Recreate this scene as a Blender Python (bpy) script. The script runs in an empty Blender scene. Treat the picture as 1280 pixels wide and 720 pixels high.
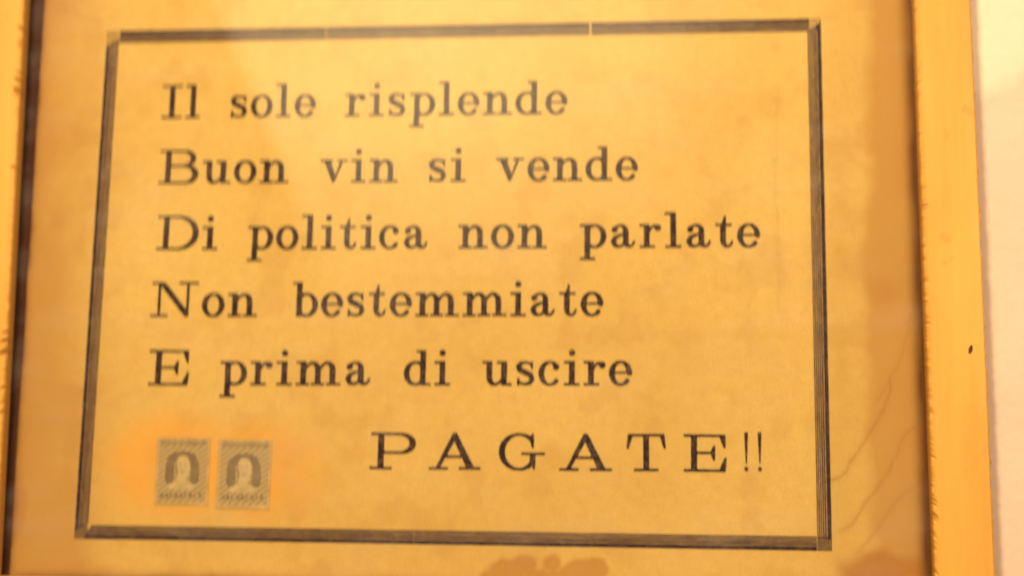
import bpy, bmesh, math, random
import numpy as np
from mathutils import Vector, Matrix

random.seed(7)
rng = np.random.default_rng(11)
scene = bpy.context.scene
COL = scene.collection

# ---------------------------------------------------------------- camera
# The notice hangs in the plane Y = 0 facing -Y (X right, Z up, metres).
# "n" is the distance in front of the paper (world -Y).
F_PX = 1800.0
RV = np.array([-0.168979, -0.094282, -0.007642])
TV = np.array([-0.030224, 0.005441, -0.69983])
def rotm(r):
    th = np.linalg.norm(r); k = r / th
    K = np.array([[0, -k[2], k[1]], [k[2], 0, -k[0]], [-k[1], k[0], 0]])
    return np.eye(3) + math.sin(th) * K + (1 - math.cos(th)) * K @ K
RM = rotm(RV)
CAM = -RM.T @ TV                                   # camera centre in sheet coordinates
def P(u, v, n=0.0):                                # photo pixel -> (x, z) on the plane n metres off the paper
    d = RM.T @ np.array([(u - 640) / F_PX, (360 - v) / F_PX, -1.0])
    t = (n - CAM[2]) / d[2]
    q = CAM + t * d
    return q[0], q[1]
def to_px(x, z):                                   # paper coordinates -> photo pixel (for laying out stains)
    pts = np.stack([x, z, np.zeros_like(x)], -1) @ RM.T + TV
    return 640 + F_PX * pts[..., 0] / -pts[..., 2], 360 - F_PX * pts[..., 1] / -pts[..., 2]

WM = Matrix(((1, 0, 0), (0, 0, -1), (0, 1, 0)))    # sheet (x, y, n) -> world (x, -n, y)
cam_d = bpy.data.cameras.new('camera')
cam = bpy.data.objects.new('camera', cam_d); COL.objects.link(cam)
cam.matrix_world = Matrix.Translation(WM @ Vector(CAM)) @ (WM @ Matrix(RM.T.tolist())).to_4x4()
cam_d.sensor_width = 36.0
cam_d.lens = 36.0 * F_PX / 1280.0
cam_d.clip_start = 0.01; cam_d.clip_end = 50
cam_d.dof.use_dof = True                           # the hand-held photograph is slightly out of focus
cam_d.dof.focus_distance = 0.625
cam_d.dof.aperture_fstop = 2.3
cam_d.dof.aperture_ratio = 2.2                     # the blur is drawn out upright
scene.camera = cam

# ---------------------------------------------------------------- world and lamps
world = bpy.data.worlds.new('World'); scene.world = world; world.use_nodes = True
bg = world.node_tree.nodes['Background']
bg.inputs[0].default_value = (1.0, 0.66, 0.36, 1); bg.inputs[1].default_value = 0.15

WARM = (1.0, 0.70, 0.42)
def area(name, loc, target, size, power, color=WARM, shape='DISK', size_y=None, roll=0.0):
    d = bpy.data.lights.new(name, 'AREA'); d.shape = shape; d.size = size
    if size_y: d.size_y = size_y
    d.energy = power; d.color = color
    o = bpy.data.objects.new(name, d); COL.objects.link(o)
    L = WM @ Vector(loc); T = WM @ Vector(target)
    q = (T - L).to_track_quat('-Z', 'Y')
    o.matrix_world = Matrix.Translation(L) @ q.to_matrix().to_4x4() @ Matrix.Rotation(roll, 4, 'Z')
    return o
# small warm lamp up on the left: gives the shadow inside the left rail
area('lamp_key', (-0.50, 1.25, 1.65), (0, 0, 0), 0.30, 54.0)
# broad lamp on the right: lights the bare wall beside the frame
area('lamp_side', (0.85, 0.45, 1.30), (0.1, 0, 0), 0.60, 15.0, (1.0, 0.74, 0.48))
ROLL = math.radians(23); HOT = (0.26, 0.58)
# unseen light added behind the viewer, shaped to make the reflection in the glass
reflection_light = area('reflection_light', (0.078, 0.84, 1.7), (0.078, 0.84, 0), 1.4, 27.0, (1.0, 0.76, 0.40), 'RECTANGLE', 1.6)
reflection_light.matrix_world = Matrix.Translation(reflection_light.matrix_world.translation) @ Matrix.Rotation(math.radians(90), 4, 'X') @ Matrix.Rotation(ROLL, 4, 'Z')
lt = reflection_light.data; lt.use_nodes = True
def reflection_fade(t):                                  # fades the added light outward from a hot spot
    em = t.nodes['Emission']; ge = t.nodes.new('ShaderNodeNewGeometry'); mp = t.nodes.new('ShaderNodeMapping')
    mp.inputs['Location'].default_value = (-HOT[0] * 2.0, -HOT[1] * 2.6, 0); mp.inputs['Scale'].default_value = (2.0, 2.6, 0)
    ln = t.nodes.new('ShaderNodeVectorMath'); ln.operation = 'LENGTH'
    mr = t.nodes.new('ShaderNodeMapRange'); mr.interpolation_type = 'SMOOTHERSTEP'
    mr.inputs['From Min'].default_value = 0.0; mr.inputs['From Max'].default_value = 1.15; mr.inputs['To Min'].default_value = 1.0; mr.inputs['To Max'].default_value = 0.0
    t.links.new(ge.outputs['Parametric'], mp.inputs[0]); t.links.new(mp.outputs[0], ln.inputs[0]); t.links.new(ln.outputs['Value'], mr.inputs[0]); t.links.new(mr.outputs[0], em.inputs['Strength'])
reflection_fade(lt.node_tree)

scene.view_settings.view_transform = 'Standard'
scene.view_settings.look = 'None'
scene.view_settings.exposure = 0.0
scene.view_settings.gamma = 1.0
scene.view_settings.use_curve_mapping = False
scene.render.engine = 'CYCLES'
scene.render.resolution_x = 1024; scene.render.resolution_y = 576

# ---------------------------------------------------------------- helpers
def link(name, mesh, mat=None, parent=None):
    o = bpy.data.objects.new(name, mesh); COL.objects.link(o)
    if mat is not None and not mesh.materials: mesh.materials.append(mat)
    if parent is not None: o.parent = parent
    return o
def thing(name, label, cat, loc, group=None):
    o = bpy.data.objects.new(name, None); COL.objects.link(o)
    o.empty_display_size = 0.02
    o.location = loc; o['label'] = label; o['category'] = cat
    if group: o['group'] = group
    return o
def mesh_from(name, verts, faces):
    me = bpy.data.meshes.new(name); me.from_pydata([tuple(v) for v in verts], [], faces); me.update()
    return me
def flat_mesh(name, polys, n):
    """polygons given as lists of (x, z), facing the viewer, n in front of the origin plane"""
    vs, fs = [], []
    for p in polys:
        a = sum(p[i][0] * p[(i + 1) % len(p)][1] - p[(i + 1) % len(p)][0] * p[i][1] for i in range(len(p)))
        if a < 0: p = p[::-1]
        b = len(vs); vs += [(x, -n, z) for x, z in p]; fs.append(tuple(range(b, b + len(p))))
    return mesh_from(name, vs, fs)

def vnoise(x, y, seed=0):
    """smooth value noise, numpy"""
    r = np.random.default_rng(seed).random((64, 64))
    xi = np.floor(x).astype(int); yi = np.floor(y).astype(int)
    fx = x - xi; fy = y - yi
    fx = fx * fx * (3 - 2 * fx); fy = fy * fy * (3 - 2 * fy)
    g = lambda a, b: r[a % 64, b % 64]
    return (g(xi, yi) * (1 - fx) + g(xi + 1, yi) * fx) * (1 - fy) + (g(xi, yi + 1) * (1 - fx) + g(xi + 1, yi + 1) * fx) * fy
def fbm(x, y, seed=0, o=4):
    s = 0; a = 0.5; t = 0
    for k in range(o):
        s = s + a * vnoise(x * 2 ** k, y * 2 ** k, seed + k); t += a; a *= 0.5
    return s / t
def sstep(a, b, x):
    t = np.clip((x - a) / (b - a), 0, 1); return t * t * (3 - 2 * t)

# ---------------------------------------------------------------- materials
class N:
    def __init__(self, name, rough=0.7, spec=0.3):
        self.m = bpy.data.materials.new(name); self.m.use_nodes = True
        self.t = self.m.node_tree; self.b = self.t.nodes['Principled BSDF']
        self.b.inputs['Roughness'].default_value = rough
        self.b.inputs['Specular IOR Level'].default_value = spec
    def n(self, typ, **kw):
        nd = self.t.nodes.new(typ)
        for k, v in kw.items(): setattr(nd, k, v)
        return nd
    def l(self, a, b): self.t.links.new(a, b)
    def noise(self, scale, detail=3, rough=0.55, coord='Object', mapping=None):
        tc = self.n('ShaderNodeTexCoord'); no = self.n('ShaderNodeTexNoise')
        no.inputs['Scale'].default_value = scale; no.inputs['Detail'].default_value = detail
        no.inputs['Roughness'].default_value = rough
        src = tc.outputs[coord]
        if mapping:
            mp = self.n('ShaderNodeMapping'); mp.inputs['Scale'].default_value = mapping
            self.l(src, mp.inputs[0]); src = mp.outputs[0]
        self.l(src, no.inputs['Vector'])
        return no.outputs['Fac']
    def attr(self, name):
        return self.n('ShaderNodeAttribute', attribute_name=name).outputs['Fac']
    def ramp(self, fac, stops):
        r = self.n('ShaderNodeValToRGB'); e = r.color_ramp.elements
        while len(e) < len(stops): e.new(0.5)
        for i, (p, c) in enumerate(stops):
            e[i].position = p; e[i].color = (*c, 1) if len(c) == 3 else c
        self.l(fac, r.inputs[0]); return r.outputs[0]
    def mix(self, fac, a, b, mode='MIX'):
        m = self.n('ShaderNodeMix', data_type='RGBA', blend_type=mode)
        for s, v in ((m.inputs[0], fac), (m.inputs[6], a), (m.inputs[7], b)):
            if hasattr(v, 'is_linked'): self.l(v, s)
            elif isinstance(v, (int, float)): s.default_value = v
            else: s.default_value = (*v, 1)
        return m.outputs[2]
    def bump(self, h, strength, dist):
        b = self.n('ShaderNodeBump'); b.inputs['Strength'].default_value = strength
        b.inputs['Distance'].default_value = dist
        self.l(h, b.inputs['Height']); self.l(b.outputs[0], self.b.inputs['Normal'])
    def col(self, c):
        if hasattr(c, 'is_linked'): self.l(c, self.b.inputs['Base Color'])
        else: self.b.inputs['Base Color'].default_value = (*c, 1)
    def math(self, op, a, b):
        m = self.n('ShaderNodeMath', operation=op)
        for s, v in ((m.inputs[0], a), (m.inputs[1], b)):
            if hasattr(v, 'is_linked'): self.l(v, s)
            else: s.default_value = v
        return m.outputs[0]

def mat_paper():
    k = N('aged_paper', 0.85, 0.15)
    c = k.ramp(k.noise(14, 4), [(0.25, (0.75, 0.525, 0.165)), (0.5, (0.80, 0.585, 0.195)), (0.78, (0.84, 0.63, 0.225))])
    f = k.ramp(k.noise(900, 2, 0.7), [(0.3, (0.86, 0.85, 0.80)), (0.7, (1.0, 1.0, 1.0))])
    c = k.mix(1.0, c, f, 'MULTIPLY')
    g = k.ramp(k.noise(190, 3, 0.6), [(0.3, (0.91, 0.89, 0.83)), (0.7, (1.0, 1.0, 1.0))])
    c = k.mix(1.0, c, g, 'MULTIPLY')
    c = k.mix(k.attr('toning'), c, (0.50, 0.285, 0.080))
    c = k.mix(k.attr('glue'), c, (0.78, 0.38, 0.055))
    c = k.mix(k.attr('tide_shade'), c, (0.40, 0.20, 0.055))
    c = k.mix(k.attr('stain_shade'), c, (0.42, 0.20, 0.045))
    c = k.mix(k.attr('rail_shade'), c, (0.10, 0.036, 0.012))
    k.col(c)
    h = k.math('ADD', k.math('MULTIPLY', k.noise(600, 2, 0.6), 0.25), k.math('MULTIPLY', k.noise(22, 2), 2.0))
    h = k.math('ADD', h, k.math('MULTIPLY', k.attr('tide_shade'), 0.6))
    k.bump(h, 0.2, 0.0007)
    return k.m
def mat_ink(name, base, worn, amount):
    k = N(name, 0.6, 0.2)
    tc = k.n('ShaderNodeNewGeometry'); no = k.n('ShaderNodeTexNoise')
    no.inputs['Scale'].default_value = 420; no.inputs['Detail'].default_value = 3
    k.l(tc.outputs['Position'], no.inputs['Vector'])
    c = k.ramp(no.outputs['Fac'], [(0.45, base), (0.8, tuple(b + (w - b) * amount for b, w in zip(base, worn)))])
    k.col(c); return k.m
def mat_wood():
    k = N('yellowed_frame_paint', 0.5, 0.35)
    c = k.ramp(k.noise(26, 4, 0.6, mapping=(1, 1, 0.25)), [(0.25, (0.63, 0.315, 0.045)), (0.5, (0.71, 0.385, 0.058)), (0.8, (0.78, 0.45, 0.085))])
    # brush streaks along the rail
    s = k.ramp(k.noise(340, 2, 0.5, mapping=(1, 1, 0.03)), [(0.35, (0.955, 0.94, 0.90)), (0.6, (1, 1, 1))])
    c = k.mix(1.0, c, s, 'MULTIPLY')
    # grime blotches
    d = k.ramp(k.noise(75, 5, 0.7), [(0.62, (0, 0, 0)), (0.74, (1, 1, 1))])
    c = k.mix(k.math('MULTIPLY', d, 0.45), c, (0.46, 0.20, 0.03))
    # worn brown wood on chipped arrises and dents
    w = k.attr('wear')
    c = k.mix(w, c, (0.30, 0.12, 0.025))
    k.col(c)
    h = k.math('ADD', k.noise(340, 2, 0.5, mapping=(1, 1, 0.04)), k.math('MULTIPLY', k.noise(60, 3), 1.2))
    k.bump(h, 0.15, 0.0005)
    return k.m
TONE_Z = P(1222, 124, -0.006)[1]
def mat_wall():
    k = N('cream_plaster', 0.9, 0.2)
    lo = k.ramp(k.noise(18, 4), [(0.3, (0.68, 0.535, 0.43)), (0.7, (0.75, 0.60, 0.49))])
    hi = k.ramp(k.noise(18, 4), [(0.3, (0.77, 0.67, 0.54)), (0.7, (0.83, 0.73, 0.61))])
    # paler tone above an uneven lower edge
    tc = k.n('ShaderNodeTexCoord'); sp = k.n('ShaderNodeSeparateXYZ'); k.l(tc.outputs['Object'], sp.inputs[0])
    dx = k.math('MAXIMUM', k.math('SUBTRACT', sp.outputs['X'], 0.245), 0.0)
    e = k.math('SUBTRACT', sp.outputs['Z'], k.math('ADD', TONE_Z, k.math('MULTIPLY', k.math('MULTIPLY', dx, dx), 12.0)))
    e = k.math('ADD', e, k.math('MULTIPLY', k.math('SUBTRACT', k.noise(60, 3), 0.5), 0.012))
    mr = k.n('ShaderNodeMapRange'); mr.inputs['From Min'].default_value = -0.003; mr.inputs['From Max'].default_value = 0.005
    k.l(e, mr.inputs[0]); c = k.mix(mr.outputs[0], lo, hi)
    k.col(c)
    k.bump(k.math('ADD', k.noise(160, 4, 0.6), k.math('MULTIPLY', k.noise(30, 2), 1.5)), 0.35, 0.0015)
    return k.m
def mat_plain(name, c, rough=0.8):
    k = N(name, rough, 0.2)
    a = tuple(v * 0.75 for v in c); b = tuple(min(1, v * 1.12) for v in c)
    k.col(k.ramp(k.noise(160, 3), [(0.3, a), (0.7, b)])); return k.m
def mat_glass():
    m = bpy.data.materials.new('old_picture_glass'); m.use_nodes = True
    t = m.node_tree; t.nodes.clear(); n = t.nodes.new; l = t.links.new
    out = n('ShaderNodeOutputMaterial'); 
    ge = n('ShaderNodeNewGeometry'); dp = n('ShaderNodeVectorMath'); dp.operation = 'DOT_PRODUCT'
    l(ge.outputs['Incoming'], dp.inputs[0]); l(ge.outputs['Normal'], dp.inputs[1])
    def mth(op, a, b):
        q = n('ShaderNodeMath'); q.operation = op
        for s_, v_ in ((q.inputs[0], a), (q.inputs[1], b)):
            if hasattr(v_, 'is_linked'): l(v_, s_)
            else: s_.default_value = v_
        return q.outputs[0]
    # Schlick reflectance of one glass surface, the same from either side
    frv = mth('ADD', 0.04, mth('MULTIPLY', 0.96, mth('POWER', mth('SUBTRACT', 1.0, mth('ABSOLUTE', dp.outputs['Value'], 0.0)), 5.0)))
    tr = n('ShaderNodeBsdfTransparent'); tr.inputs[0].default_value = (0.985, 0.985, 0.97, 1)
    gl = n('ShaderNodeBsdfGlossy'); gl.inputs['Roughness'].default_value = 0.004
    mx = n('ShaderNodeMixShader'); l(frv, mx.inputs[0]); l(tr.outputs[0], mx.inputs[1]); l(gl.outputs[0], mx.inputs[2])
    # thin film of dust and wiped smears on the pane
    tc = n('ShaderNodeTexCoord'); no = n('ShaderNodeTexNoise'); no.inputs['Scale'].default_value = 34; no.inputs['Detail'].default_value = 5
    mp = n('ShaderNodeMapping'); mp.inputs['Scale'].default_value = (0.5, 1, 1.4); l(tc.outputs['Object'], mp.inputs[0]); l(mp.outputs[0], no.inputs['Vector'])
    rp = n('ShaderNodeValToRGB'); rp.color_ramp.elements[0].position = 0.5; rp.color_ramp.elements[1].position = 0.85
    rp.color_ramp.elements[0].color = (0, 0, 0, 1); rp.color_ramp.elements[1].color = (0.05, 0.05, 0.05, 1)
    l(no.outputs['Fac'], rp.inputs[0])
    df = n('ShaderNodeBsdfDiffuse'); df.inputs[0].default_value = (0.8, 0.78, 0.74, 1)
    m2 = n('ShaderNodeMixShader'); l(rp.outputs[0], m2.inputs[0]); l(mx.outputs[0], m2.inputs[1]); l(df.outputs[0], m2.inputs[2])
    l(m2.outputs[0], out.inputs[0])
    return m

M_PAPER = mat_paper()
M_INK = mat_ink('black_letter_ink', (0.014, 0.006, 0.012), (0.24, 0.13, 0.07), 0.7)
M_RULE = mat_ink('border_ink', (0.026, 0.012, 0.020), (0.20, 0.11, 0.08), 0.6)
M_RULE_THIN = mat_ink('border_hairline_ink', (0.050, 0.024, 0.036), (0.24, 0.13, 0.10), 0.6)
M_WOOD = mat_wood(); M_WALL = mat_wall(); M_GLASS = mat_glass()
M_BACK = mat_plain('backing_card_shade', (0.055, 0.016, 0.009))  # dark tone stands for the left rail's shadow in the gap beside the sheet

# ---------------------------------------------------------------- wall
def build_wall():
    nx, nz = 60, 40; n0 = -0.0062
    xs = np.linspace(-1.3, 1.3, nx + 1); zs = np.linspace(-1.0, 1.0, nz + 1)
    X, Z = np.meshgrid(xs, zs)
    Y = -n0 + (fbm(X * 3, Z * 3, 5) - 0.5) * 0.0016
    verts = np.stack([X, Y, Z], -1).reshape(-1, 3)
    f = [(j * (nx + 1) + i, j * (nx + 1) + i + 1, (j + 1) * (nx + 1) + i + 1, (j + 1) * (nx + 1) + i) for j in range(nz) for i in range(nx)]
    me = mesh_from('wall', verts, f)
    for p in me.polygons: p.use_smooth = True
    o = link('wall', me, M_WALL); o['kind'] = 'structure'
build_wall()

# ---------------------------------------------------------------- picture frame
FACE_N = 0.0105; GL0, GL1 = 0.0012, 0.0028
XL_T, XL_B = -0.2213, -0.2138            # inner arris of the left rail, top and bottom (the rail is slightly crooked)
XR = 0.2236; WR = 0.0272
ZT = P(640, -62, FACE_N)[1]; ZB = P(640, 733, FACE_N)[1]
frame = thing('picture_frame', 'yellowed wooden picture frame with chipped inner edges, glazed, hanging on the wall', 'picture frame', (0, 0, ZB - WR))
def rail(inner0, inner1, outer0, outer1, seed, chips):
    """loft of the moulding profile from end 0 to end 1; the ends are mitred because inner and outer ends differ"""
    prof = [(0.0, GL1 + 0.0002), (0.0, FACE_N - 0.0016), (0.0006, FACE_N - 0.0005), (0.0016, FACE_N), (0.0030, FACE_N + 0.0001), (0.35, FACE_N + 0.0003), (0.8, FACE_N + 0.0002),
            (0.955, FACE_N - 0.0002), (0.985, FACE_N - 0.0009), (1.0, FACE_N - 0.0024), (1.0, -0.0066), (0.24, -0.0066), (0.24, GL1 + 0.0002)]
    K = len(prof); S = 420
    i0, i1, o0, o1 = (np.array(v, float) for v in (inner0, inner1, outer0, outer1))
    vs = []; wear = []
    for s in range(S + 1):
        t = s / S
        a = i0 + (i1 - i0) * t; b = o0 + (o1 - o0) * t
        w = np.linalg.norm(b - a); dirv = (b - a) / w
        q = np.array([t * 150.0])
        j = float(fbm(q, q * 0 + seed * 3.1, seed, 4)[0]) - 0.5
        c = max(0.0, float(fbm(q * 0.5, q * 0 + 9.7, seed + 20, 3)[0]) - 0.60) * chips
        jo = float(fbm(q * 0.7, q * 0 + 4.2, seed + 40, 3)[0]) - 0.5
        for k, (u, n) in enumerate(prof):
            off = u * w if u > 0.1 else u
            wr = 0.0
            if k in (1, 2, 3):
                off += j * 0.0014 * (0.6 if k == 1 else 1) + c * 0.006 * (0.25 if k == 1 else 1); n -= c * 0.004
                wr = min(1.0, c * 2.2) + (0.35 if k == 1 else 0.12)
            if k == 0: wr = 0.75
            if k == 4: off += c * 0.005; wr = 0.0
            if k in (8, 9, 10): off += jo * 0.0012; wr = 0.25 + max(0, jo) * 1.4 + (0.3 if k > 8 else 0)
            p = a + dirv * off
            vs.append((p[0], -n, p[1])); wear.append(min(1, wr))
    fs = []
    for s in range(S):
        for k in range(K):
            fs.append((s * K + k, s * K + (k + 1) % K, (s + 1) * K + (k + 1) % K, (s + 1) * K + k))
    fs.append(tuple(range(K))); fs.append(tuple(reversed(range(S * K, S * K + K))))
    base = np.array(frame.location)
    me = mesh_from('rail', np.array(vs) - base, fs)
    at = me.attributes.new('wear', 'FLOAT', 'POINT'); at.data.foreach_set('value', np.array(wear, dtype=np.float32))
    bm = bmesh.new(); bm.from_mesh(me); bmesh.ops.recalc_face_normals(bm, faces=bm.faces); bm.to_mesh(me); bm.free()
    return link('rail', me, M_WOOD, frame)
rail((XL_T, ZT), (XL_B, ZB), (XL_T - WR, ZT + WR), (XL_B - WR, ZB - WR), 3, 2.0)
rail((XR - 0.0006, ZT), (XR + 0.0004, ZB), (XR + WR - 0.001, ZT + WR), (XR + WR, ZB - WR), 8, 0.8)
rail((XL_T, ZT), (XR - 0.0006, ZT), (XL_T - WR, ZT + WR), (XR + WR - 0.001, ZT + WR), 13, 3.0)
rail((XL_B, ZB), (XR + 0.0004, ZB), (XL_B - WR, ZB - WR), (XR + WR, ZB - WR), 17, 3.0)
def slab(name, x0, x1, z0, z1, n0, n1, mat, parent):
    b = parent.location if parent else Vector((0, 0, 0))
    v = [(x - b.x, -n - b.y, z - b.z) for n in (n0, n1) for x, z in ((x0, z0), (x1, z0), (x1, z1), (x0, z1))]
    f = [(3, 2, 1, 0), (4, 5, 6, 7), (0, 1, 5, 4), (1, 2, 6, 5), (2, 3, 7, 6), (3, 0, 4, 7)]
    return link(name, mesh_from(name, v, f), mat, parent)
slab('glass_pane', XL_T - 0.004, XR + 0.005, ZB - 0.005, ZT + 0.005, GL0, GL1, M_GLASS, frame)
slab('backing_board', XL_T - 0.0045, XR + 0.0055, ZB - 0.0055, ZT + 0.0055, -0.0046, -0.0003, M_BACK, frame)
# a nail dent knocked into the right rail
def dent(px, py, r):
    x, z = P(px, py, FACE_N); b = frame.location
    pts = [(x + r * (0.75 + 0.3 * random.random()) * math.cos(a) * 0.7 + 0.25 * r * math.sin(a), z + r * 1.5 * (0.8 + 0.3 * random.random()) * math.sin(a)) for a in np.linspace(0, 2 * math.pi, 14)[:-1]]
    vs = [(p[0] - b.x, -(FACE_N + 0.0005) - b.y, p[1] - b.z) for p in pts] + [(x - b.x, -(FACE_N + 0.0002) - b.y, z - b.z)]
    n = len(pts); fs = [((i + 1) % n, i, n) for i in range(n)]
    me = mesh_from('nail_dent', vs, fs)
    return link('nail_dent', me, M_DENT, frame)
M_DENT = mat_plain('bare_dark_wood', (0.10, 0.045, 0.015))
dent(1213, 437, 0.0015)

# ---------------------------------------------------------------- printed sheet
sheet = thing('printed_notice', 'yellowed letterpress notice with a ruled border and six lines of Italian verse behind glass', 'notice', (0, 0, ZB))
SB = sheet.location
def seg_dist(u, v, pts):
    d = np.full(u.shape, 1e9)
    for (ax, ay), (bx, by) in zip(pts[:-1], pts[1:]):
        vx, vy = bx - ax, by - ay
        t = np.clip(((u - ax) * vx + (v - ay) * vy) / (vx * vx + vy * vy), 0, 1)
        d = np.minimum(d, np.hypot(u - ax - t * vx, v - ay - t * vy))
    return d
def blob(u, v, lobes):
    d = np.full(u.shape, 1e9)
    for cx, cy, rx, ry in lobes:
        d = np.minimum(d, (np.hypot((u - cx) / rx, (v - cy) / ry) - 1) * min(rx, ry))
    return d
def build_paper():
    x0, x1, z0, z1 = XL_T - 0.002, XR + 0.004, ZB - 0.003, ZT + 0.003
    nx, nz = 420, 280
    X, Z = np.meshgrid(np.linspace(x0, x1, nx + 1), np.linspace(z0, z1, nz + 1))
    edge_l = -0.2147 + (0.1456 - Z) * 0.0118 + (fbm(Z * 60, Z * 0 + 3.3, 12, 4) - 0.5) * 0.0009   # the sheet stops short of the left rail
    X = np.maximum(X, edge_l)
    U, V = to_px(X, Z)
    wob = (fbm(X * 110, Z * 110, 31, 4) - 0.5); wob2 = (fbm(X * 40, Z * 40, 47, 4) - 0.5)
    stain_shade = np.zeros_like(X)
    # cloudy damp stain at the foot, with a darker rim
    d = blob(U, V, [(634, 718, 24, 17), (655, 706, 13, 11), (692, 704, 11, 11), (727, 716, 30, 17), (745, 712, 16, 14), (690, 732, 60, 18), (610, 722, 10, 8)]) + wob * 13
    stain_shade = np.maximum(stain_shade, 0.64 * sstep(3.5, -3.5, d) + 0.10 * np.exp(-(d / 3.0) ** 2))
    # stained lower corner beside the right rail
    edge = 703 - 0.10 * (U - 1050) - 16 * np.exp(-((U - 1098) / 26.0) ** 2) + wob * 14
    d = np.maximum(edge - V, (1049 - U) + wob * 10)
    stain_shade = np.maximum(stain_shade, 0.95 * sstep(8, -14, d))
    # brown run along the left edge
    d = blob(U, V, [(20, 628, 13, 44), (14, 590, 9, 24)]) + wob * 8
    stain_shade = np.maximum(stain_shade, 0.60 * sstep(6, -5, d))
    # soft blotch and streaks in the right margin
    d = np.hypot((U - 1112) / 26, (V - 366) / 22)
    stain_shade = np.maximum(stain_shade, 0.5 * np.exp(-d ** 2 * 0.9) * (0.8 + wob2))
    d = np.hypot((U - 603) / 9, (V - 92) / 9) + wob * 0.7
    stain_shade = np.maximum(stain_shade, 0.10 * sstep(1.2, 0.4, d))
    # foxing flecks
    f = vnoise(X * 240, Z * 240, 77)
    stain_shade = np.maximum(stain_shade, 0.16 * sstep(0.965, 1.0, f))
    # browning along the rails, with their soft shadow painted in
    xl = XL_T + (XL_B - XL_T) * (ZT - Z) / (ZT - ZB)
    stain_shade = np.maximum(stain_shade, 0.80 * np.exp(-np.clip(X - edge_l + wob * 0.0025, 0, 1) / 0.0017))
    stain_shade = np.maximum(stain_shade, 0.42 * np.exp(-np.clip(X - edge_l + wob2 * 0.012, 0, 1) / 0.008))
    stain_shade = np.maximum(stain_shade, 0.85 * np.exp(-np.clip(XR - 0.0005 - X + wob2 * 0.004, 0, 1) / 0.0036))
    stain_shade = np.maximum(stain_shade, 0.36 * np.exp(-np.clip(XR - 0.0005 - X + wob2 * 0.014, 0, 1) / 0.011))
    stain_shade = np.maximum(stain_shade, 0.40 * np.exp(-np.clip(Z - ZB + wob2 * 0.004, 0, 1) / 0.0025))
    rail_shade = 0.80 * np.exp(-np.clip(XR - 0.0008 - X + wob2 * 0.003, 0, 1) / 0.0020)  # rail shadows on the sheet, painted as a dark tone
    rail_shade = np.maximum(rail_shade, 0.75 * np.exp(-np.clip(X - edge_l + wob * 0.0015, 0, 1) / 0.0013))
    rail_shade = np.maximum(rail_shade, 0.50 * np.exp(-np.clip(Z - ZB + wob2 * 0.003, 0, 1) / 0.0018))
    # toning of the margins, strongest down the right side
    tn = 0.10 + 0.26 * sstep(1010, 1050, U + wob * 14) + 0.72 * sstep(1074, 1106, U + wob2 * 22) * (0.65 + 0.6 * fbm(X * 14, Z * 26, 90))
    tn = tn + 0.88 * sstep(180, 40, U + wob2 * 30) * (0.5 + fbm(X * 20, Z * 15, 91))
    tn = tn + 0.22 * sstep(300, 720, V) * (0.7 + wob2) - 0.10 * sstep(300, 100, V) * sstep(250, 420, U) * sstep(1000, 800, U)  # darker towards the foot, paler in the upper middle
    tn = tn + 0.34 * (fbm(X * 9, Z * 9, 55) - 0.5)
    tn = tn + 0.10 * sstep(3, 0.5, np.abs(V - 181 + wob * 4)) * sstep(1032, 1050, U) + 0.08 * sstep(40, 10, np.abs(V - 325)) * sstep(1032, 1060, U)
    tn = tn + 0.18 * sstep(0.52, 0.75, fbm(X * 70, Z * 70, 58)) 
    tn = np.clip(tn, 0, 0.9)
    # glue stain round the stamps
    d = blob(U, V, [(225, 585, 88, 72), (320, 592, 66, 66), (175, 600, 42, 52), (370, 600, 30, 44)]) + wob2 * 40
    glue = 0.58 * sstep(22, -34, d) * (0.75 + 0.7 * (fbm(X * 30, Z * 30, 66) - 0.3))
    d2 = blob(U, V, [(178, 590, 42, 58)]) + wob2 * 30
    glue = np.clip(np.maximum(glue, 0.62 * sstep(10, -20, d2)), 0, 0.85)
    # damp tide lines and creases, with the creases' side shading painted in
    tide_shade = np.zeros_like(X)
    for pts, s, w in (([(1116, 470), (1107, 505), (1098, 526), (1083, 548), (1071, 565), (1062, 577), (1058, 588), (1046, 600), (1030, 606)], 0.50, 1.5),
                      ([(1140, 535), (1128, 546), (1121, 572), (1106, 596), (1092, 612), (1080, 634), (1066, 655), (1052, 666)], 0.42, 1.5),
                      ([(1136, 400), (1131, 440), (1122, 462), (1108, 482), (1098, 500)], 0.36, 1.4),
                      ([(1150, 600), (1120, 625), (1098, 660), (1070, 690)], 0.28, 2.0),
                      ([(972, 110), (970, 250), (975, 390)], 0.12, 2.0), ([(1016, 120), (1014, 380)], 0.08, 3.0)):  # these two upright lines paint the edges of a faint reflection
        d = seg_dist(U + wob * 9, V + wob2 * 12, pts)
        tide_shade = np.maximum(tide_shade, s * np.exp(-(d / w) ** 2) + 0.35 * s * np.exp(-(d / (w * 4)) ** 2))
    verts = np.stack([X - SB.x, np.full_like(X, 0.0) - SB.y, Z - SB.z], -1).reshape(-1, 3)
    idx = np.arange((nx + 1) * (nz + 1)).reshape(nz + 1, nx + 1)
    f = np.stack([idx[:-1, :-1], idx[:-1, 1:], idx[1:, 1:], idx[1:, :-1]], -1).reshape(-1, 4)
    me = bpy.data.meshes.new('paper'); me.from_pydata(verts.tolist(), [], f.tolist()); me.update()
    for nm, a in (('stain_shade', stain_shade), ('toning', tn), ('glue', glue), ('tide_shade', tide_shade), ('rail_shade', rail_shade)):
        at = me.attributes.new(nm, 'FLOAT', 'POINT'); at.data.foreach_set('value', np.clip(a, 0, 1).astype(np.float32).ravel())
    link('paper', me, M_PAPER, sheet)
build_paper()
INK_N = 0.00018

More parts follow.
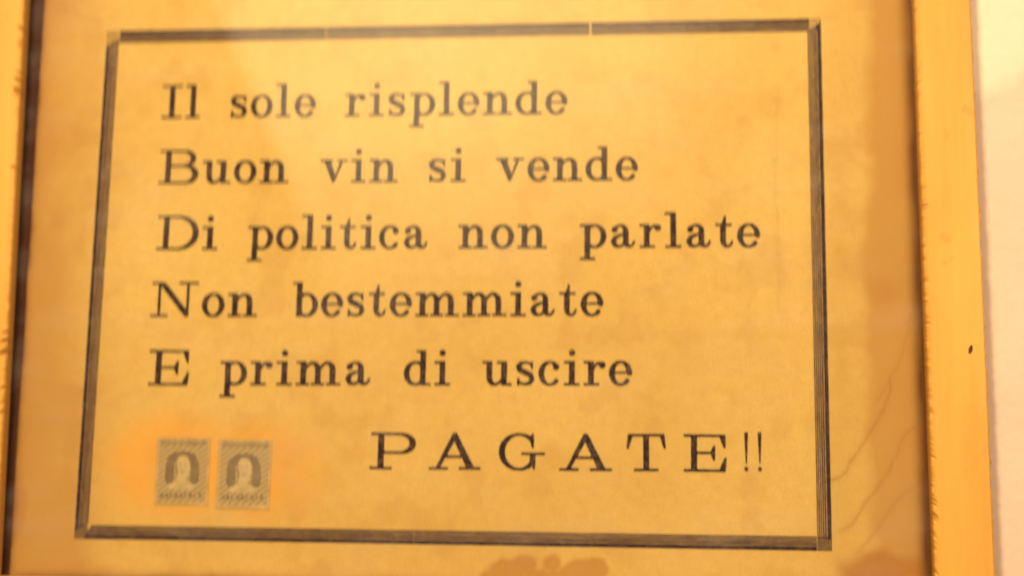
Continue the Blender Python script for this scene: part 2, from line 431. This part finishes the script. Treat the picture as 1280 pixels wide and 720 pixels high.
# ---- ruled border: one heavy outer line and five hairlines, set from separate lengths of rule
BW, BH = 0.36, 0.256301
BANDS = [(0.0, 0.0019), (0.0022, 0.00295), (0.0032, 0.0039), (0.0042, 0.0048), (0.0051, 0.0057), (0.0060, 0.0065)]
COR = 0.0068
def rule(side, s0, s1, cut0, cut1, heavy):
    """a length of rule on one side, from s0 to s1 along it; cut = mitre slope at that end; heavy picks outer line or hairlines"""
    polys = []
    L = BW if side in 'TB' else BH
    M = max(2, int((s1 - s0) / 0.004))
    for bi, (a, b) in enumerate(BANDS):
        if (bi == 0) != heavy: continue
        strip_a, strip_b = [], []
        for i in range(M + 1):
            t = i / M
            for lst, q in ((strip_a, a), (strip_b, b)):
                s = (s0 + cut0 * q) * (1 - t) + (s1 - cut1 * q) * t
                e = q + (random.random() - 0.5) * 0.00010
                if side == 'T': p = (-BW / 2 + s, BH / 2 - e)
                elif side == 'B': p = (-BW / 2 + s, -BH / 2 + e)
                elif side == 'L': p = (-BW / 2 + e, BH / 2 - s)
                else: p = (BW / 2 - e, BH / 2 - s)
                lst.append((p[0] - SB.x, p[1] - SB.z))
        for i in range(M):
            polys.append([strip_a[i], strip_a[i + 1], strip_b[i + 1], strip_b[i]])
    return polys
def add_rule(side, s0, s1, c0=0.0, c1=0.0):
    o = link('border_rule', flat_mesh('border_rule', rule(side, s0, s1, c0, c1, True), INK_N), M_RULE, sheet)
    link('hairlines', flat_mesh('hairlines', rule(side, s0, s1, c0, c1, False), INK_N), M_RULE_THIN, o)
xg1 = P(408, 37)[0] + BW / 2; xg2 = P(738, 32)[0] + BW / 2
add_rule('T', COR, xg1 - 0.0002); add_rule('T', xg1 + 0.0002, xg2 - 0.0004); add_rule('T', xg2 + 0.0004, BW - COR + 0.001)
add_rule('B', 0.0045, BW * 0.46, 0.6); add_rule('B', BW * 0.46 + 0.00015, BW - COR)
add_rule('L', COR + 0.001, BH * 0.62, -0.55); add_rule('L', BH * 0.62 + 0.0002, BH - 0.0035, 0, 0.55)
add_rule('R', 0.0015, BH - COR + 0.0015, 0.8)
def corner(cx, cz, sx, sz, hatch):
    polys = []
    q = lambda a, b: (cx + sx * a - SB.x, cz + sz * b - SB.z)
    if hatch:                                       # fine diagonal strokes of a worn corner piece
        Lc = 0.0066
        for i in range(13):
            c0, c1 = i * 0.00095 + 0.0002, i * 0.00095 + 0.00078
            seg = lambda c: (q(min(c, Lc), max(0.0, c - Lc)), q(max(0.0, c - Lc), min(c, Lc)))
            (a0, b0), (a1, b1) = seg(c0), seg(c1)
            polys.append([a0, a1, b1, b0])
    else:                                           # nested angles
        for a in (0.0003, 0.0018, 0.0033, 0.0048):
            w = 0.00042
            polys.append([q(a, a), q(0.0062, a), q(0.0062, a + w), q(a, a + w)])
            polys.append([q(a, a + w + 0.0001), q(a + w, a + w + 0.0001), q(a + w, 0.0062), q(a, 0.0062)])
    link('border_corner', flat_mesh('border_corner', polys, INK_N + 0.00006), M_RULE_THIN, sheet)
corner(-BW / 2, BH / 2, 1, -1, False); corner(BW / 2, BH / 2, -1, -1, False)
corner(BW / 2, -BH / 2, -1, 1, True); corner(-BW / 2, -BH / 2, 1, 1, True)

# ---- lettering: every glyph of the wide slab-serif face is drawn from strokes and meshed once
XH = 0.67; ST = 0.155; TH = 0.060
def box(x0, y0, x1, y1): return ('b', x0, y0, x1, y1)
def path(pts): return ('p', pts)                    # (x, y, half width) polyline, round ended
def ell(cx, cy, a, b): return ('e', cx, cy, a, b)
def dot(x, y, r): return ('e', x, y, r, r)
def poly(*pts): return ('q', pts)
def arc(cx, cy, a, b, t0, t1, w0, w1, k=18):
    """stroke on an ellipse from angle t0 to t1 (degrees); half width swells where it runs upright (w1) and thins where level (w0)"""
    out = []
    for i in range(k + 1):
        t = math.radians(t0 + (t1 - t0) * i / k)
        c = abs(math.cos(t)) ** 1.3
        out.append((cx + a * math.cos(t), cy + b * math.sin(t), w0 + (w1 - w0) * c))
    return path(out)
def stem(x, y0, y1): return box(x, y0, x + ST, y1)
def foot(x0, x1, y=0.0): return box(x0, y, x1, y + TH)
def topser(x0, x1, y): return box(x0, y - TH, x1, y)
t2, s2 = TH / 2, ST / 2
G = {}
G['I'] = (0.64, [stem(0.245, 0, 1), foot(0, 0.64), topser(0, 0.64, 1)])
G['l'] = (0.47, [stem(0.16, 0, 1), foot(0, 0.47), topser(0.0, 0.2, 1)])
G['i'] = (0.45, [stem(0.15, 0, XH), foot(0, 0.45), topser(0.0, 0.2, XH), dot(0.225, 0.90, 0.088)])
G['o'] = (0.65, [arc(0.325, XH / 2, 0.255, XH / 2 - 0.022, 0, 360, t2, s2, 44)])
G['e'] = (0.63, [arc(0.315, XH / 2, 0.245, XH / 2 - 0.022, 2, 318, t2, s2, 40), box(0.12, 0.325, 0.60, 0.375), box(0.535, 0.325, 0.625, 0.40)])
G['c'] = (0.60, [arc(0.315, XH / 2, 0.245, XH / 2 - 0.022, 48, 318, t2, s2, 36), dot(0.485, 0.515, 0.088)])
G['s'] = (0.55, [path([(0.47, 0.52, .028), (0.42, 0.60, .030), (0.30, 0.642, .032), (0.15, 0.615, .050), (0.085, 0.53, .068), (0.12, 0.43, .072), (0.27, 0.36, .074),
                       (0.42, 0.29, .072), (0.47, 0.17, .066), (0.42, 0.07, .050), (0.29, 0.028, .032), (0.16, 0.05, .030), (0.085, 0.13, .028)]),
                 box(0.445, 0.45, 0.495, 0.665), box(0.05, 0.0, 0.10, 0.21)])
G['r'] = (0.62, [stem(0.13, 0, XH), foot(0, 0.44), topser(0, 0.2, XH), path([(0.26, 0.40, .03), (0.30, 0.53, .03), (0.40, 0.625, .032), (0.50, 0.62, .032)]), dot(0.525, 0.565, 0.092)])
G['n'] = (0.86, [stem(0.13, 0, XH), foot(0, 0.40), topser(0, 0.2, XH), stem(0.56, 0, 0.46), foot(0.45, 0.86),
                 path([(0.27, 0.46, .03), (0.34, 0.57, .032), (0.45, 0.635, .036), (0.55, 0.61, .055), (0.62, 0.53, .072), (0.6375, 0.43, s2)])])
G['m'] = (1.27, [stem(0.13, 0, XH), foot(0, 0.39), topser(0, 0.2, XH), stem(0.545, 0, 0.46), foot(0.44, 0.81), stem(0.96, 0, 0.46), foot(0.86, 1.27)] +
          [path([(0.27 + d, 0.46, .03), (0.34 + d, 0.57, .032), (0.44 + d, 0.635, .036), (0.535 + d, 0.61, .055), (0.605 + d, 0.53, .072), (0.6225 + d, 0.43, s2)]) for d in (0, 0.415)])
G['u'] = (0.85, [stem(0.13, 0.22, XH), topser(0, 0.2, XH), stem(0.55, 0, XH), topser(0.42, 0.6, XH), foot(0.62, 0.85),
                 path([(0.2075, 0.24, s2), (0.225, 0.14, .072), (0.29, 0.05, .055), (0.40, 0.028, .034), (0.50, 0.08, .032), (0.57, 0.18, .03)])])
G['p'] = (0.76, [stem(0.14, -0.34, XH), foot(0, 0.44, -0.34), topser(0, 0.2, XH), arc(0.42, XH / 2, 0.265, XH / 2 - 0.026, -125, 125, t2, s2, 28)])
G['b'] = (0.76, [stem(0.13, 0.0, 0.98), topser(0, 0.2, 0.98), arc(0.42, XH / 2, 0.265, XH / 2 - 0.026, -135, 125, t2, s2, 28)])
G['d'] = (0.78, [stem(0.47, 0, 0.98), topser(0.34, 0.5, 0.98), foot(0.55, 0.78), arc(0.335, XH / 2, 0.262, XH / 2 - 0.026, 55, 305, t2, s2, 28)])
G['v'] = (0.84, [poly((0.10, XH), (0.29, XH), (0.47, 0.20), (0.42, 0.0), (0.385, 0.0)), poly((0.64, XH), (0.71, XH), (0.44, 0.0), (0.40, 0.05)), topser(0, 0.38, XH), topser(0.52, 0.84, XH)])
G['t'] = (0.52, [poly((0.14, 0.62), (0.295, 0.62), (0.295, 0.90), (0.26, 0.90), (0.20, 0.72)), box(0.14, 0.18, 0.295, 0.66), topser(0.0, 0.46, XH),
                 path([(0.2175, 0.20, s2), (0.235, 0.11, .068), (0.29, 0.045, .046), (0.37, 0.032, .034), (0.44, 0.08, .032), (0.475, 0.17, .030)])])
G['a'] = (0.74, [path([(0.12, 0.50, .03), (0.17, 0.60, .030), (0.28, 0.642, .032), (0.39, 0.615, .05), (0.45, 0.53, .070), (0.455, 0.42, s2), (0.455, 0.16, s2), (0.49, 0.07, .062), (0.57, 0.032, .036), (0.65, 0.07, .032), (0.695, 0.17, .030)]),
                 dot(0.135, 0.515, 0.085), path([(0.44, 0.385, .030), (0.30, 0.365, .034), (0.16, 0.30, .056), (0.10, 0.185, .074), (0.14, 0.08, .060), (0.24, 0.032, .036), (0.36, 0.065, .032), (0.43, 0.15, .030)])])
G['B'] = (1.20, [stem(0.20, 0, 1), foot(0, 0.75), topser(0.02, 0.75, 1), box(0.3, 0.505, 0.75, 0.565), arc(0.72, 0.752, 0.30, 0.218, -90, 90, t2, s2 * 1.02, 22), arc(0.76, 0.282, 0.345, 0.252, -90, 90, t2, s2 * 1.1, 22)])
G['D'] = (1.22, [stem(0.20, 0, 1), foot(0, 0.62), topser(0.02, 0.62, 1), arc(0.60, 0.5, 0.535, 0.47, -90, 90, t2, s2 * 1.1, 36)])
G['N'] = (1.42, [box(0.215, 0, 0.285, 1), foot(0, 0.52), topser(0.02, 0.34, 1), poly((0.20, 1.0), (0.40, 1.0), (1.13, 0.12), (1.13, 0.0), (1.03, 0.0), (0.24, 0.945)), box(1.06, 0, 1.13, 1), topser(0.82, 1.40, 1)])
G['E'] = (1.17, [stem(0.20, 0, 1), foot(0, 1.10), topser(0.0, 1.10, 1), box(0.3, 0.475, 0.80, 0.535), poly((0.80, 0.30), (0.84, 0.30), (0.84, 0.70), (0.80, 0.70), (0.72, 0.53), (0.72, 0.48)),
                 poly((1.12, 1.0), (1.12, 0.64), (1.075, 0.64), (0.96, 0.95), (0.92, 1.0)), poly((1.12, 0.0), (1.15, 0.38), (1.10, 0.38), (0.96, 0.05), (0.92, 0.0))])
G['P'] = (1.24, [stem(0.22, 0, 1), foot(0, 0.60), topser(0.02, 0.80, 1), box(0.3, 0.43, 0.80, 0.49), arc(0.80, 0.715, 0.355, 0.255, -90, 90, t2, s2 * 1.05, 26)])
G['A'] = (1.42, [poly((0.66, 1.0), (0.74, 1.0), (0.76, 0.90), (0.27, 0.0), (0.16, 0.0)), poly((0.66, 1.0), (0.76, 1.0), (1.27, 0.0), (1.06, 0.0), (0.64, 0.90)), box(0.42, 0.32, 1.04, 0.38), foot(0, 0.52), foot(0.83, 1.42)])
G['G'] = (1.26, [arc(0.56, 0.5, 0.475, 0.475, 42, 318, t2, s2 * 1.02, 44), poly((0.90, 0.985), (0.96, 0.985), (0.96, 0.60), (0.915, 0.60), (0.86, 0.82)), box(0.62, 0.42, 1.26, 0.48), poly((0.86, 0.44), (1.015, 0.44), (1.0, 0.02), (0.95, 0.02), (0.93, 0.14), (0.80, 0.10), (0.86, 0.2))])
G['T'] = (1.14, [stem(0.4925, 0, 1), foot(0.22, 0.92), topser(0.06, 1.08, 1), poly((0.06, 1.0), (0.02, 0.60), (0.07, 0.60), (0.18, 0.93), (0.22, 1.0)), poly((1.08, 1.0), (1.12, 0.60), (1.07, 0.60), (0.96, 0.93), (0.92, 1.0))])
G['!'] = (0.18, [poly((0.03, 1.06), (0.15, 1.06), (0.105, 0.22), (0.075, 0.22)), dot(0.09, 0.075, 0.062)])

def field(prims, X, Y):
    d = np.full(X.shape, 1e9)
    for p in prims:
        if p[0] == 'b':
            _, x0, y0, x1, y1 = p
            q = np.maximum(np.maximum(x0 - X, X - x1), np.maximum(y0 - Y, Y - y1))
        elif p[0] == 'e':
            _, cx, cy, a, b = p
            q = (np.hypot((X - cx) / a, (Y - cy) / b) - 1) * min(a, b)
        elif p[0] == 'p':
            q = np.full(X.shape, 1e9)
            for (ax, ay, ar), (bx, by, br) in zip(p[1][:-1], p[1][1:]):
                vx, vy = bx - ax, by - ay
                t = np.clip(((X - ax) * vx + (Y - ay) * vy) / (vx * vx + vy * vy + 1e-12), 0, 1)
                q = np.minimum(q, np.hypot(X - ax - t * vx, Y - ay - t * vy) - (ar + (br - ar) * t))
        else:
            pts = p[1]; inside = np.zeros(X.shape, bool); q = np.full(X.shape, 1e9)
            for (ax, ay), (bx, by) in zip(pts, pts[1:] + pts[:1]):
                vx, vy = bx - ax, by - ay
                t = np.clip(((X - ax) * vx + (Y - ay) * vy) / (vx * vx + vy * vy), 0, 1)
                q = np.minimum(q, np.hypot(X - ax - t * vx, Y - ay - t * vy))
                with np.errstate(divide='ignore', invalid='ignore'):
                    c = ((ay > Y) != (by > Y)) & (X < (bx - ax) * (Y - ay) / (by - ay + 1e-15) + ax)
                inside ^= c
            q = np.where(inside, -q, q)
        d = np.minimum(d, q)
    return d
def mesh_field(name, prims, bounds, h, wob=0.0, seed=0, spread=0.006, fq=14):
    """fill the region where the union of the strokes is inked (marching squares)"""
    x0, y0, x1, y1 = bounds
    xs = np.arange(x0, x1 + h, h); ys = np.arange(y0, y1 + h, h)
    X, Y = np.meshgrid(xs, ys)
    D = field(prims, X, Y) - spread
    if wob: D = D + (fbm(X * fq, Y * fq, seed, 2) - 0.5) * wob
    D = np.where(np.abs(D) < h * 1e-4, h * 1e-4, D)
    vs, fs, vid = [], [], {}
    def V(key, x, y):
        if key not in vid: vid[key] = len(vs); vs.append((x, y))
        return vid[key]
    ins = D < 0
    for j in range(len(ys) - 1):
        i = 0
        while i < len(xs) - 1:
            c = [(j, i), (j, i + 1), (j + 1, i + 1), (j + 1, i)]
            fl = [ins[a] for a in c]
            if not any(fl): i += 1; continue
            pl = []
            for k in range(4):
                a, b = c[k], c[(k + 1) % 4]
                if fl[k]: pl.append(V(a, X[a], Y[a]))
                if fl[k] != fl[(k + 1) % 4]:
                    t = D[a] / (D[a] - D[b])
                    pl.append(V((min(a, b), max(a, b)), X[a] + (X[b] - X[a]) * t, Y[a] + (Y[b] - Y[a]) * t))
            if len(pl) > 2: fs.append(tuple(pl))
            i += 1
    me = mesh_from(name, [(x, 0, y) for x, y in vs], fs)
    bm = bmesh.new(); bm.from_mesh(me)
    bmesh.ops.dissolve_limit(bm, angle_limit=math.radians(0.8), verts=bm.verts, edges=bm.edges)
    bmesh.ops.triangulate(bm, faces=bm.faces)
    for f in bm.faces:
        f.normal_update()
        if f.normal.y > 0: f.normal_flip()
    bm.to_mesh(me); bm.free()
    return me
GM = {}
for ch, (w, prims) in G.items():
    GM[ch] = mesh_field('letter', prims, (-0.06, -0.42, w + 0.06, 1.12), 0.026, 0.012, ord(ch))
    GM[ch].materials.append(M_INK)
GAP = 0.11; CAP = 0.0173
def put_letter(ch, x, z, sx):
    o = link('letter', GM[ch], None, sheet)
    o.location = (x - SB.x, -INK_N - SB.y, z - SB.z); o.scale = (sx, 1.0, CAP)
    o.rotation_euler = (0, math.radians(random.uniform(-0.5, 0.5)), 0)
def word(txt, u0, u1, base):
    (ua, va), (ub, vb) = base
    bl = lambda u: va + (vb - va) * (u - ua) / (ub - ua)
    xa, za = P(u0 + 0.7, bl(u0) - 0.7); xb, zb = P(u1 - 0.7, bl(u1) - 0.7)
    nat = sum(G[c][0] for c in txt) + GAP * (len(txt) - 1)
    sx = (xb - xa) / nat; p = 0.0
    for c in txt:
        t = p / nat
        put_letter(c, xa + p * sx, za + (zb - za) * t, sx); p += G[c][0] + GAP
LINES = [(((201, 148.7), (709, 143.2)), [('Il', 201, 250.5), ('sole', 286, 394.5), ('risplende', 430, 709.5)]),
         (((197, 230.5), (797, 226.0)), [('Buon', 197, 361), ('vin', 399, 497.5), ('si', 534, 582.5), ('vende', 619, 797.5)]),
         (((194, 313.0), (950, 309.7)), [('Di', 194, 272), ('politica', 308.5, 535.5), ('non', 572, 684), ('parlate', 724, 950.5)]),
         (((187, 396.6), (754, 395.7)), [('Non', 187, 321.5), ('bestemmiate', 364, 754.5)]),
         (((184, 482.0), (790, 482.4)), [('E', 184, 237), ('prima', 274, 464), ('di', 504, 563), ('uscire', 601.5, 790.5)]),
         (((461, 586.8), (953, 590.7)), [('P', 461, 519.6), ('A', 535.6, 601), ('G', 622.5, 681), ('A', 698.5, 765.5), ('T', 782, 834), ('E', 854, 910), ('!', 929, 937), ('!', 946, 954)])]
for base, ws in LINES:
    for t, a, b in ws: word(t, a, b, base)

# ---------------------------------------------------------------- postage stamps
M_STP = mat_plain('stamp_paper', (0.56, 0.40, 0.165))
def mat_stamp():
    k = N('stamp_olive_engraving', 0.75, 0.2)
    tc = k.n('ShaderNodeTexCoord'); mp = k.n('ShaderNodeMapping'); mp.inputs['Rotation'].default_value = (0, math.radians(-52), 0)
    k.l(tc.outputs['Object'], mp.inputs[0])
    wv = k.n('ShaderNodeTexWave', wave_type='BANDS', bands_direction='X'); wv.inputs['Scale'].default_value = 150; wv.inputs['Distortion'].default_value = 0.8
    wv.inputs['Detail'].default_value = 1
    k.l(mp.outputs[0], wv.inputs['Vector'])
    c = k.ramp(wv.outputs['Fac'], [(0.25, (0.27, 0.21, 0.105)), (0.75, (0.56, 0.44, 0.225))])
    c = k.mix(k.math('MULTIPLY', k.noise(220, 3), 0.5), c, (0.42, 0.31, 0.13))
    k.col(c); return k.m
M_STG = mat_stamp()
M_STD = mat_plain('stamp_dark_engraving', (0.245, 0.18, 0.10))
M_STM = mat_plain('stamp_mid_engraving', (0.36, 0.275, 0.14))
M_STL = mat_plain('stamp_pale_engraving', (0.57, 0.45, 0.225))
def stamp(cx, cz, w, h, rz, label, pale_bottom):
    t = thing('postage_stamp', label, 'stamp', (cx, -0.00012, cz - h / 2), 'stamps glued on the notice')
    t.rotation_euler = (0, rz, 0)
    def add(name, prims, n, mat, step, parent, wob=0.0, seed=1):
        me = mesh_field(name, prims, (-w * 0.6, -h * 0.06, w * 0.6, h * 1.06), step, wob, seed, 0.0, 700)
        for v in me.vertices: v.co.y = -n
        return link(name, me, mat, parent)
    # perforated paper
    per = []; pitch = 0.00125
    nh = int(w / pitch); nv = int(h / pitch)
    pts = []
    def edge(a, b, k, nx, nz):
        for i in range(k):
            for q, dd in ((0.0, 0), (0.3, 0), (0.45, 1), (0.8, 1)):
                s = (i + q) / k
                pts.append((a[0] + (b[0] - a[0]) * s - nx * dd * 0.00032, a[1] + (b[1] - a[1]) * s - nz * dd * 0.00032))
    A, B, C_, D_ = (-w / 2, 0), (w / 2, 0), (w / 2, h), (-w / 2, h)
    edge(A, B, nh, 0, -1); edge(B, C_, nv, 1, 0); edge(C_, D_, nh, 0, 1); edge(D_, A, nv, -1, 0)
    k = len(pts)
    vs = [(x, 0.0, z) for x, z in pts] + [(x, -0.00016, z) for x, z in pts]
    fs = [tuple(range(k, 2 * k))] + [(i, (i + 1) % k, k + (i + 1) % k, k + i) for i in range(k)]
    me = mesh_from('stamp_paper', vs, fs)
    link('stamp_paper', me, M_STP, t)
    mb = 0.05 * h + (0.022 * h if pale_bottom else 0)
    scale = 0.0
    n1 = 0.00022
    # engraved ground
    g = flat_mesh('engraved_ground', [[(-w * 0.445, mb), (w * 0.445, mb), (w * 0.445, h * 0.955), (-w * 0.445, h * 0.955)]], n1)
    ground = link('engraved_ground', g, M_STG, t)
    st = w / 60
    hb = (lambda x, y: (x * w, y * h))
    def pp(pl): return ('q', tuple((x * w, y * h) for x, y in pl))
    # dark band along the top
    add('top_band', [pp([(-0.42, 0.865), (-0.1, 0.88), (0.1, 0.87), (0.42, 0.875), (0.42, 0.945), (-0.42, 0.945)])], n1 + 0.00005, M_STM, st, t, 0.0006, 5)
    # arched dark hair of the portrait, open below
    arch = [(0.235 * w * math.cos(a), h * (0.56 + 0.20 * math.sin(a)), w * (0.035 + 0.045 * abs(math.cos(a)))) for a in np.linspace(0, math.pi, 20)]
    arch = [(0.225 * w, h * 0.38, w * 0.085), (0.235 * w, h * 0.46, w * 0.082)] + arch + [(-0.235 * w, h * 0.46, w * 0.082), (-0.225 * w, h * 0.38, w * 0.085)]
    add('portrait_hair', [path(arch)], n1 + 0.00005, M_STD, st, t, 0.0009, 9)
    add('portrait_face', [ell(0.01 * w, h * 0.575, 0.135 * w, h * 0.155), pp([(-0.085, 0.34), (0.085, 0.34), (0.10, 0.50), (-0.10, 0.50)])], n1 + 0.00009, M_STL, st, t, 0.0006, 12)
    sh = add('portrait_shoulders', [ell(0.0, h * 0.285, 0.27 * w, h * 0.055), pp([(-0.1, 0.30), (0.1, 0.30), (0.085, 0.36), (-0.085, 0.36)])], n1 + 0.00007, M_STL, st, t, 0.0005, 15)
    fm = add('face_shading', [path([(-0.115 * w, 0.66 * h, 0.012 * w), (-0.12 * w, 0.57 * h, 0.02 * w), (-0.09 * w, 0.44 * h, 0.018 * w)]), dot(0.055 * w, 0.605 * h, 0.016 * w),
                              dot(-0.045 * w, 0.605 * h, 0.016 * w), path([(-0.03 * w, 0.485 * h, 0.012 * w), (0.03 * w, 0.487 * h, 0.012 * w)])], n1 + 0.00013, M_STM, st, t, 0.0004, 3)
    # worn inscription along the foot: small illegible strokes
    r = random.Random(4); pr = []
    for i in range(9):
        x = (-0.38 + i * 0.088) * w; y0 = (0.115 + 0.01 * r.random()) * h + (0.02 * h if pale_bottom else 0); y1 = y0 + 0.062 * h; ww = 0.011 * w
        pr.append(path([(x, y0, ww), (x + 0.02 * w, y1, ww)]))
        if r.random() < 0.7: pr.append(path([(x + 0.02 * w, y1, ww), (x + 0.05 * w, y0, ww)]))
        if r.random() < 0.6: pr.append(path([(x, (y0 + y1) / 2, ww), (x + 0.05 * w, (y0 + y1) / 2, ww)]))
    add('inscription', pr, n1 + 0.00005, M_STD, st, t)
    return t
stamp(-0.1280, -0.0953, 0.0268, 0.0330, math.radians(-0.3), 'olive-grey portrait stamp glued in the corner of the ruled border', False)
stamp(-0.0977, -0.0963, 0.0268, 0.0338, math.radians(0.2), 'olive-grey portrait stamp with a pale lower margin, glued between the other stamp and PAGATE', True)
